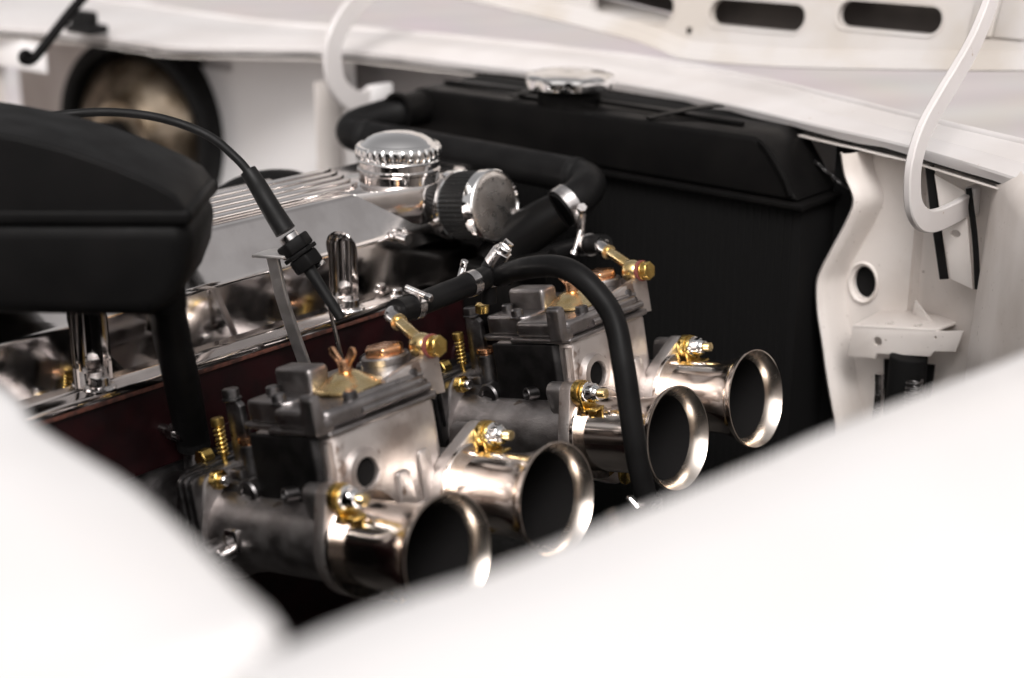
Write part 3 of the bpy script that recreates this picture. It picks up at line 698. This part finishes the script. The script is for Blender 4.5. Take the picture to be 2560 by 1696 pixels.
def make_carb(label):
    c = thing('carburettor', label, 'carburettor', (-110, 45, -30), UF, 'twin sidedraught carburettors')
    # bowl body
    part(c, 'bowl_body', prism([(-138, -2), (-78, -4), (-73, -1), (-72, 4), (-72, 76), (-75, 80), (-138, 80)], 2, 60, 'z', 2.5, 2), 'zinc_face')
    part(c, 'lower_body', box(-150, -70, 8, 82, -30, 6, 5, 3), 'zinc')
    for v0 in (0, 90):
        part(c, 'barrel', lathe([(23, -68), (24, -74), (24, -140), (25.5, -148), (27, -156), (27, -166)], 'x', (0, v0, 0), 48), 'zinc')
        s = -1 if v0 == 0 else 1
        hull = hull2(circ(v0, 0, 29.5, 40) + circ(v0 + s * 14, 31, 7.5, 16) + circ(v0 - s * 14, -31, 7.5, 16))
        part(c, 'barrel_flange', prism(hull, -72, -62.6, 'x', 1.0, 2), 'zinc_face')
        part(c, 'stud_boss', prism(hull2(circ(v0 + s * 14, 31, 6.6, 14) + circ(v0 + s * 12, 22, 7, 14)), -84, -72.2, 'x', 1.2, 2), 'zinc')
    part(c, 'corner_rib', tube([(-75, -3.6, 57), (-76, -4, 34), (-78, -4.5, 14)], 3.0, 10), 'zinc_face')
    part(c, 'side_shade_panel', prism([(-136, -7.5), (-84, -7.5), (-80.5, -3), (-138.5, -3)], 2.5, 59.6, 'z', 1.2), 'shade_alloy')  # dark panel that paints shade over the bowl's left face
    # lid
    lid = part(c, 'lid_lip', prism([(-152, 3), (-148, 0), (-122, 0), (-120, -6.5), (-76, -7), (-70.5, -4), (-69.5, 2), (-69.5, 78), (-73, 82.5), (-150, 82.5), (-153, 78)], 60, 63.2, 'z', 1.0, 2), 'zinc_lid')
    part(c, 'lid', join(prism([(-116, -4), (-80, -4.4), (-73.5, -1), (-73, 5), (-73, 74), (-77, 79), (-140, 79), (-140, 4), (-118, 4)], 63, 74, 'z', 5.2, 5),
                        prism([(-149, 6), (-146, 3), (-117, 3), (-112, 8), (-112, 78), (-149, 78)], 63, 76, 'z', 6.2, 5)), 'zinc_lid', 50)
    for v0, v1, u, r in ((24, 78, -74, 2.6), (26, 78, -79, 2.2)):
        part(c, 'lid_bead', tube([(u, v0, 67 if u > -76 else 74), (u, (v0 + v1) / 2, 67 if u > -76 else 74), (u, v1, 67 if u > -76 else 74)], r, 12, 4), 'zinc_lid', 60)
    part(c, 'corner_lug', join(prism(rrect(-15, -7.5, 63, 86, 3.6), -79, -68.5, 'x', 1.2, 2), box(-80, -70, -13, 0, 62.5, 70, 2)), 'zinc_lid')
    for u, v, w in ((-123, 8, 74.5), (-81, 24, 73), (-81, 72, 73), (-142, 20, 75), (-120, 72, 75)):
        sc_ = part(c, 'lid_screw', lathe([(0, w + 5.6), (3.2, w + 5.6), (4.2, w + 4.8), (4.4, w + 1), (4.4, w - 1)], 'z', (u, v, 0), 18), 'steel_dark')
        part(sc_, 'washer', cyl((u, v, 0), 5.8, w - 1, w + .7, 'z', 18, .3), 'steel_dark')
    part(c, 'vent_box', box(-144, -113, 24, 40, 74, 90, 3, 3), 'zinc')
    # brass inspection dome and its wing nut
    d = part(c, 'jet_cover', lathe([(0, 84.4), (5, 84.2), (7.5, 83.4), (15, 78.8), (17, 77.6), (19.6, 77), (20.6, 76), (20, 74.6), (18, 74.2)], 'z', (-103, 43, 0), 48), 'brass_pale', 40)
    wn = part(c, 'wing_nut', join(cyl((-103, 43, 0), 4, 84, 91, 'z', 16),
              move(prism([(-1, 86), (-4, 87), (-11, 94), (-10.5, 98), (-7.5, 98.6), (-2, 91)], 42, 44.4, 'y', .8), Matrix.Translation((-103, 0, 0))),
              move(prism([(1, 86), (4, 87), (11, 94), (10.5, 98), (7.5, 98.6), (2, 91)], 42, 44.4, 'y', .8), Matrix.Translation((-103, 0, 0)))), 'copper')
    move_m = rot_at((0, 0, 1), radians(55), (0, 0, 0))
    # fuel filter tower
    part(c, 'filter_tower', lathe([(16, 72), (14.6, 75), (14.2, 80), (14.6, 80.4), (14.6, 84), (13.8, 85), (0, 85)], 'z', (-107, 79, 0), 36), 'zinc')
    part(c, 'filter_plug', join(prism(hexp(-107, 79, 12.6, .2), 85, 90.5, 'z', 1.6, 3), cyl((-107, 79, 0), 11.8, 84.6, 86, 'z', 28, .3)), 'copper')
    # inlet bracket and banjo
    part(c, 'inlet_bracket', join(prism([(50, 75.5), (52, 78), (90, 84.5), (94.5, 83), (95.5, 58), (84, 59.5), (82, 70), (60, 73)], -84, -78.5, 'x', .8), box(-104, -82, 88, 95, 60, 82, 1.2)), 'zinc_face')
    bj = part(c, 'banjo', lathe([(4, -92), (6.6, -91), (7.8, -88.5), (7.8, -85), (6.6, -81.4), (5, -80)], 'x', (0, 90, 87.5), 28), 'brass_pale', 50)
    part(bj, 'bolt', join(hexnut((0, 90, 87.5), 6.6, -76.4, -71.4, 'x', .3), cyl((0, 90, 87.5), 6.4, -77.2, -76, 'x', 24, .3)), 'brass')
    part(bj, 'fibre_washer', lathe([(0, -80), (7, -80), (7.2, -77.4), (0, -77.2)], 'x', (0, 90, 87.5), 28), 'washer_red')
    part(bj, 'fuel_pipe', tube([(-88, 90, 91), (-100, 94, 96), (-114, 99, 101)], 3.7, 18), 'brass_pale', 60)
    part(bj, 'pipe_elbow', tube([(-112, 98.4, 100.2), (-118, 100.4, 102.4), (-121, 103.5, 103.6), (-122, 109, 104)], 4.8, 18), 'steel', 60)
    part(bj, 'pipe_bead', move(lathe([(3.6, -1.2), (5.3, -.7), (5.3, .7), (3.6, 1.2)], 'z', (0, 0, 0), 20), Matrix.Translation((-111, 98, 99.8)) @ Vector((-14, 5, 5)).to_track_quat('Z', 'Y').to_matrix().to_4x4()), 'brass_pale')
    # port on the front face
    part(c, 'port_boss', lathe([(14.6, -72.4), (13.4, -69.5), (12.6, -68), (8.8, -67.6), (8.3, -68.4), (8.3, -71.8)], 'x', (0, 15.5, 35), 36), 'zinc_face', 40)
    part(c, 'port_shade_disc', cyl((0, 15.5, 35), 8.32, -71.98, -71.2, 'x', 28, .05), 'bore')  # black disc in place of the shade inside a deeper hole
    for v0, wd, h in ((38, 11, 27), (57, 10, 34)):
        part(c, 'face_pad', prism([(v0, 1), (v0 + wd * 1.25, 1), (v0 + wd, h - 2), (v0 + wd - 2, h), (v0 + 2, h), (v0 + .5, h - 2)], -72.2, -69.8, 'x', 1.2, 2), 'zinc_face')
    part(c, 'vent_peg', move(lathe([(0, 8.5), (2.6, 8.5), (2.9, 11), (3.8, 11), (4.2, 10.4), (4.2, -4)], 'z', (0, 0, 0), 20), Matrix.Translation((-103, -4, 27)) @ Vector((-.30, -.93, .12)).to_track_quat('Z', 'Y').to_matrix().to_4x4()), 'zinc_dark')
    # rear: mounting flange stack
    for u0, u1, r, m_ in ((-173, -166, 31, 'zinc'), (-179, -173.4, 29, 'matte_black'), (-186, -179.4, 32, 'steel_dark'), (-193, -186.6, 30, 'zinc_dark')):
        part(c, 'mounting_plate', prism(hull2(circ(0, 0, r, 32) + circ(90, 0, r, 32) + circ(-14, 30, 8, 14) + circ(104, 30, 8, 14) + circ(45, 32, 8, 14)), u0, u1, 'x', 1.2, 2), m_)
    st = part(c, 'mount_nut', hexnut((0, -14, 33), 6, -166, -160, 'x'), 'brass')
    part(st, 'stud', cyl((0, -14, 33), 3.2, -160, -155, 'x', 14), 'steel')
    # linkage: idle screw with spring, lever, adjuster
    pts = [(-173 + 2.9 * cos(k * .55), 2.9 * sin(k * .55), 43 + k * .235) for k in range(76)]
    sp_ = part(c, 'idle_spring', tube(pts, .8, 7, 1, smooth=False), 'brass', 60)
    part(sp_, 'idle_screw', join(cyl((-173, 0, 0), 1.7, 34, 64, 'z', 12), cyl((-173, 0, 0), 3.9, 60.5, 65.5, 'z', 18)), 'brass')
    lv = part(c, 'throttle_lever', join(prism([(-170, 30), (-154, 34), (-155, 72), (-160, 76), (-168, 75)], 4, 9, 'y', 1), box(-170, -155, -4, 9, 24, 36, 2)), 'steel_dark')
    part(lv, 'lever_bolt', join(hexnut((-163, 6, 0), 5.2, 76.4, 82, 'z'), cyl((-163, 6, 0), 5.8, 75, 76.6, 'z', 16, .3)), 'steel_dark')
    part(c, 'mixture_housing', join(cyl((-155, 6, 0), 6.5, 14, 49, 'z', 22), box(-172, -152, -10, 10, 14, 30, 3)), 'zinc_dark')
    cs = part(c, 'mixture_screw', join(cyl((-155, 6, 0), 6.4, 50, 53.6, 'z', 22), cyl((-155, 6, 0), 4.4, 46, 50, 'z', 18)), 'copper')
    part(c, 'adjuster_post', cyl((-177, -2, 0), 6, -16, 25, 'z', 22), 'zinc_dark')
    aj = part(c, 'adjuster_nut', join(hexnut((-177, -2, 0), 6.2, 25, 29.5, 'z'), cyl((-177, -2, 0), 3, 29, 35, 'z', 14)), 'brass')
    part(c, 'side_nut', hexnut((-192, 2, 40), 5.6, -4, 4, 'y'), 'brass')
    part(c, 'throttle_spindle', cyl((-158, 0, -4), 6.5, -38, -20, 'y', 24), 'zinc_dark')
    part(c, 'foot_tab', join(box(-152, -141, -26, -14, -6, 8, 1.2), box(-168, -142, -24, -20, -4, 0, .8)), 'steel')
    part(c, 'cross_shaft', cyl((-150, 0, -6), 4.2, -34, 168, 'y', 18), 'steel')
    for v0 in (96, 112, 128):
        part(c, 'shaft_collar', join(cyl((-150, 0, -6), 8.5, v0, v0 + 7, 'y', 22), box(-154, -146, v0 + 1, v0 + 6, 0, 9, 1)), 'zinc_dark')
    lk = part(c, 'link_rod', tube([(-158, 118, 2), (-164, 118, 26), (-168, 118, 50), (-170, 118, 62)], 2.4, 12), 'steel')
    part(lk, 'rod_end', join(lathe([(2.4, 114), (5.4, 115), (5.8, 118), (5.4, 121), (2.4, 122)], 'y', (-170, 0, 64), 20), hexnut((-169.5, 118, 0), 4.4, 52, 56, 'z')), 'steel')
    part(c, 'relay_lever', join(prism([(-178, 56), (-160, 58), (-158, 66), (-172, 74), (-180, 70)], 122.4, 125.4, 'y', .6), cyl((-165, 0, 61), 4, 120, 129, 'y', 14)), 'steel_dark')
    for w0, r0 in ((12, 11), (24, 8.5)):
        part(c, 'side_boss', lathe([(r0, -2), (r0, -9), (r0 - 1, -10.5), (r0 - 4, -10.8), (r0 - 4.4, -9.4), (0, -9.2)], 'y', (-152 + (w0 - 12) * .6, 0, w0), 24), 'zinc_dark')
    part(c, 'base_rib', join(*[prism(rrect(-30, 6, -26, 38, 7), u0, u0 + 4.2, 'x', 1.4, 2) for u0 in (-172, -178, -184)]), 'zinc_dark')
    part(c, 'drain_plug', join(prism(hexp(-98, 45, 7), -38, -30, 'z', .8), ), 'brass')
    return c

carb1 = make_carb('nearest carburettor with upright copper wing nut on its brass cover')
carb2 = copy_tree(carb1); carb2.location.y += 0.209
carb2['label'] = 'farther carburettor partly behind the arching black fuel hose'

# ================================================================== VELOCITY STACKS
def make_horn(label, s):
    t = thing('velocity_stack', label, 'air horn', (-62, 0, -30), UF, 'nickel air horns in a row')
    R, tr = 32.75, 24.0
    out = [(tr, -59.4), (tr, -34), (tr + .35, -26), (tr + 1.3, -19), (tr + 2.8, -13), (tr + 4.6, -8.2), (tr + 6.4, -4.6), (tr + 8.2, -2), (R - .7, -.7), (R, .1), (R - .1, .7), (R - .9, .8)]
    part(t, 'horn', lathe(out, 'x', (0, 0, 0), 96), 'nickel', 50)
    inn = [(R - .9, .8), (R - 1.9, -.4), (R - 3.4, -2.4), (R - 4.8, -5.0), (R - 5.8, -7.6), (R - 6.4, -9.6)]
    part(t, 'inner_lip', lathe(inn, 'x', (0, 0, 0), 96), 'nickel_in', 60)
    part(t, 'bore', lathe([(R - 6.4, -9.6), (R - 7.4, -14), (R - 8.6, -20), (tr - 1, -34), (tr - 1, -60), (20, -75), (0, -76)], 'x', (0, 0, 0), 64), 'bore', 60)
    part(t, 'mounting_ring', lathe([(tr - .4, -59.4), (29.2, -59.4), (29.7, -59.9), (29.7, -62.2), (29.2, -62.5), (tr, -62.5)], 'x', (0, 0, 0), 72), 'nickel', 40)
    v0, w0 = s * 14, 31
    cl = part(t, 'clamp', join(prism(hull2(circ(v0, w0, 7.8, 16) + [(v0 - 6, w0 - 11), (v0 + 6, w0 - 11)]), -56.8, -54.6, 'x', .5),
                               prism([(v0 - 5.5, w0 - 10.5), (v0 + 5.5, w0 - 10.5), (v0 + 4.5, w0 - 8.8), (v0 - 4.5, w0 - 8.8)], -55, -46, 'x', .5),
                               prism(hull2(circ(v0, w0, 8.2, 16)), -62.4, -57, 'x', .5)), 'brass')
    nut = part(t, 'nut', join(hexnut((0, v0, w0), 6.4, -53, -47.6, 'x', .25), lathe([(0, -54.5), (7, -54.4), (7.2, -53.4), (6, -52.8), (0, -52.8)], 'x', (0, v0, w0), 24),
                              lathe([(5.4, -47.8), (5.2, -46.4), (4.2, -45), (2.8, -44.6), (0, -44.6)], 'x', (0, v0, w0), 24)), 'chrome')
    pr = [(0, -39.6), (2.4, -39.6)]
    for k in range(9): pr += [(3.1, -40 - k), (2.6, -40.5 - k)]
    part(nut, 'stud', lathe(pr, 'x', (0, v0, w0), 16), 'brass_pale', 20)
    part(t, 'lower_clamp', prism(hull2(circ(-v0, -w0, 7.5, 14) + [(-v0 - 6, -w0 + 10), (-v0 + 6, -w0 + 10)]), -57, -55, 'x', .5), 'brass')
    return t
hA = make_horn('nearest air horn, blurred, half hidden by the white fender edge', -1)
hB = make_horn('second air horn from the camera, on the nearest carburettor', 1)
hB.location.y += .090
hC = copy_tree(hA); hC.location.y += .209; hC['label'] = 'third air horn from the camera, partly crossed by the black fuel hose'
hD = copy_tree(hB); hD.location.y += .209; hD['label'] = 'farthest air horn, sharp against the black background'

# ================================================================== INTAKE MANIFOLD
man = thing('intake_manifold', 'cast intake manifold runners between carburettors and cylinder head', 'manifold', (-220, 150, -60))
def LW(u, v, w): return (u * cos(TT) - w * sin(TT), v, u * sin(TT) + w * cos(TT))
for v0 in (0, 90, 209, 299):
    a = Vector(LW(-193, v0, 0)); b = Vector((-247, v0 * .93 + 8, -52))
    part(man, 'runner', tube([a, a.lerp(b, .5) + Vector((0, 0, 2)), b], (24, 26), 28, 8), 'zinc_dark', 60)
part(man, 'port_flange', box(-247, -240, -30, 325, -82, -20, 3), 'zinc_dark')
part(man, 'vacuum_fitting', join(tube([(-232, 20, -32), (-232, 20, -2)], 7, 16), hexnut((-232, 20, 0), 9, -8, 0, 'z')), 'steel_dark')
part(man, 'stud', join(tube([(-250, 8, 4), (-226, 8, 4)], 3.2, 14), tube([(-238, 8, 4), (-232, 8, 4)], 5.4, 6, smooth=False)), 'steel')

# ================================================================== THROTTLE CABLE AND BRACKET
tbr = thing('cable_bracket', 'bent steel strap bracket holding the throttle cable', 'bracket', (-220, 98, 10))
part(tbr, 'strap', join(strip([(-222, 82, 103.5), (-222, 83.5, 97), (-222, 88, 76), (-223, 97, 50), (-224, 108, 20), (-225, 112, 2)], 8, 3.4, (-.35, .93, 0), 8, .4),
                        prism([(-230, 72), (-212, 82), (-206, 98), (-222, 100), (-232, 88)], 102.4, 104.6, 'z', .5)), 'strap')
part(tbr, 'foot', box(-242, -214, 96, 122, -6, 0, 1.5), 'steel_dark')
cab = thing('throttle_cable', 'black throttle cable arching from the canister down to its bracket', 'cable', (-217, 93, 108))
part(cab, 'outer_sheath', tube([(-400, -40, 168), (-358, -3, 182.3), (-337, 16.5, 186.6), (-315, 36.6, 188.2), (-290, 56, 184.7), (-266, 71.9, 174.9), (-248.6, 80.5, 160.7), (-238, 84, 149)], 2.75, 16), 'rubber', 60)
part(cab, 'boot', tube([(-242, 83, 154), (-236, 84.5, 146), (-226, 87, 131), (-217, 89.5, 118)], (5.2, 6.8), 20), 'rubber', 60)
cax = Vector((9, 4.5, -14)).normalized()
CB = Matrix.Translation((-216.2, 90, 116)) @ cax.to_track_quat('Z', 'Y').to_matrix().to_4x4()
part(cab, 'ferrule', move(cyl((0, 0, 0), 6.4, 0, 4.5, 'z', 24), CB), 'steel')
part(cab, 'adjuster_nut', move(prism(hexp(0, 0, 11.5), 4, 12.5, 'z', 1.5, 2), CB), 'plastic')
part(cab, 'lower_nut', move(join(prism(hexp(0, 0, 10.5, .4), 15.5, 25, 'z', 1.5, 2), prism(hexp(0, 0, 11.8, .2), 12.6, 15.4, 'z', .6)), CB), 'plastic')
part(cab, 'locking_clip', move(join(box(8, 12, -5, 5, 12, 16, .8), box(3, 10, -4, 6, 25, 28, .8)), CB), 'steel')
part(cab, 'inner_sheath', move(tube([(0, 0, 24), (0, 0, 40), (0, 0, 62)], (4.2, 3.2), 14), CB @ Matrix.Rotation(radians(-6), 4, 'Y')), 'rubber', 60)
part(cab, 'inner_wire', tube([(-196, 104, 70), (-194, 107, 52), (-193, 110, 34)], (1.0, 2.2), 10), 'steel')

# ================================================================== BLACK CANISTER WITH HOSE (foreground left)
can = thing('black_canister', 'blurred black plastic box with sloping lid in the left foreground', 'box', (-180, -80, 116))
RV = Vector((.7635, .6458, 0)); FV = Vector((-.6458, .7635, 0)); C0 = Vector((-209.3, -118.3, 0))
def cpl(poly, d0, d1, b, seg=5):            # outline (across, up) extruded along the box's depth
    bm = prism(poly, d0, d1, 'y', b, seg)
    for v in bm.verts: v.co = C0 + RV * v.co.x + FV * v.co.y + Vector((0, 0, v.co.z))
    return bm
bodyp = [(-90, 115), (78, 113), (88, 116), (96, 126), (102, 140), (104, 152), (104, 166), (-90, 166)]
part(can, 'box_body', cpl(bodyp, 0, 74, 15, 6), 'plastic', 50)
part(can, 'lid', cpl([(-90, 168), (103, 168), (103, 172), (98, 179), (88, 185), (68, 194), (46, 202), (24, 208), (4, 212), (-40, 219), (-90, 226)], 0, 74, 26, 8), 'plastic', 50)
part(can, 'seam_band', cpl([(-90, 163), (105.5, 163), (105.5, 172), (-90, 172)], -.6, 74.6, 3, 3), 'plastic', 50)
part(can, 'mounting_arm', cpl([(-95, 130), (-60, 130), (-60, 160), (-95, 160)], -60, 10, 3), 'plastic')
part(can, 'hose_spigot', cyl((-172, -39, 0), 12.5, 108, 124, 'z', 24), 'plastic')
single('vacuum_hose', tube([(-171.6, -39.5, 122), (-175, -35.4, 108.8), (-185.4, -25.6, 88), (-199, -12, 60), (-218, 5.7, 27.6), (-231, 18, 2), (-232, 20, -8)], 10.5, 24), 'hose',
       'black hose dropping from the canister to the intake manifold', 'hose', (-205, -15, 60), ang=60)
# black pipe loop behind the valve cover
single('heater_hose', tube([(-405, 140, 40), (-405, 160, 66), (-405, 188, 88), (-405, 215, 96.5), (-405, 250, 95.5), (-405, 278, 84), (-405, 300, 50)], 9, 20), 'hose',
       'black hose hump just behind the valve cover', 'hose', (-402, 150, 100), ang=60)
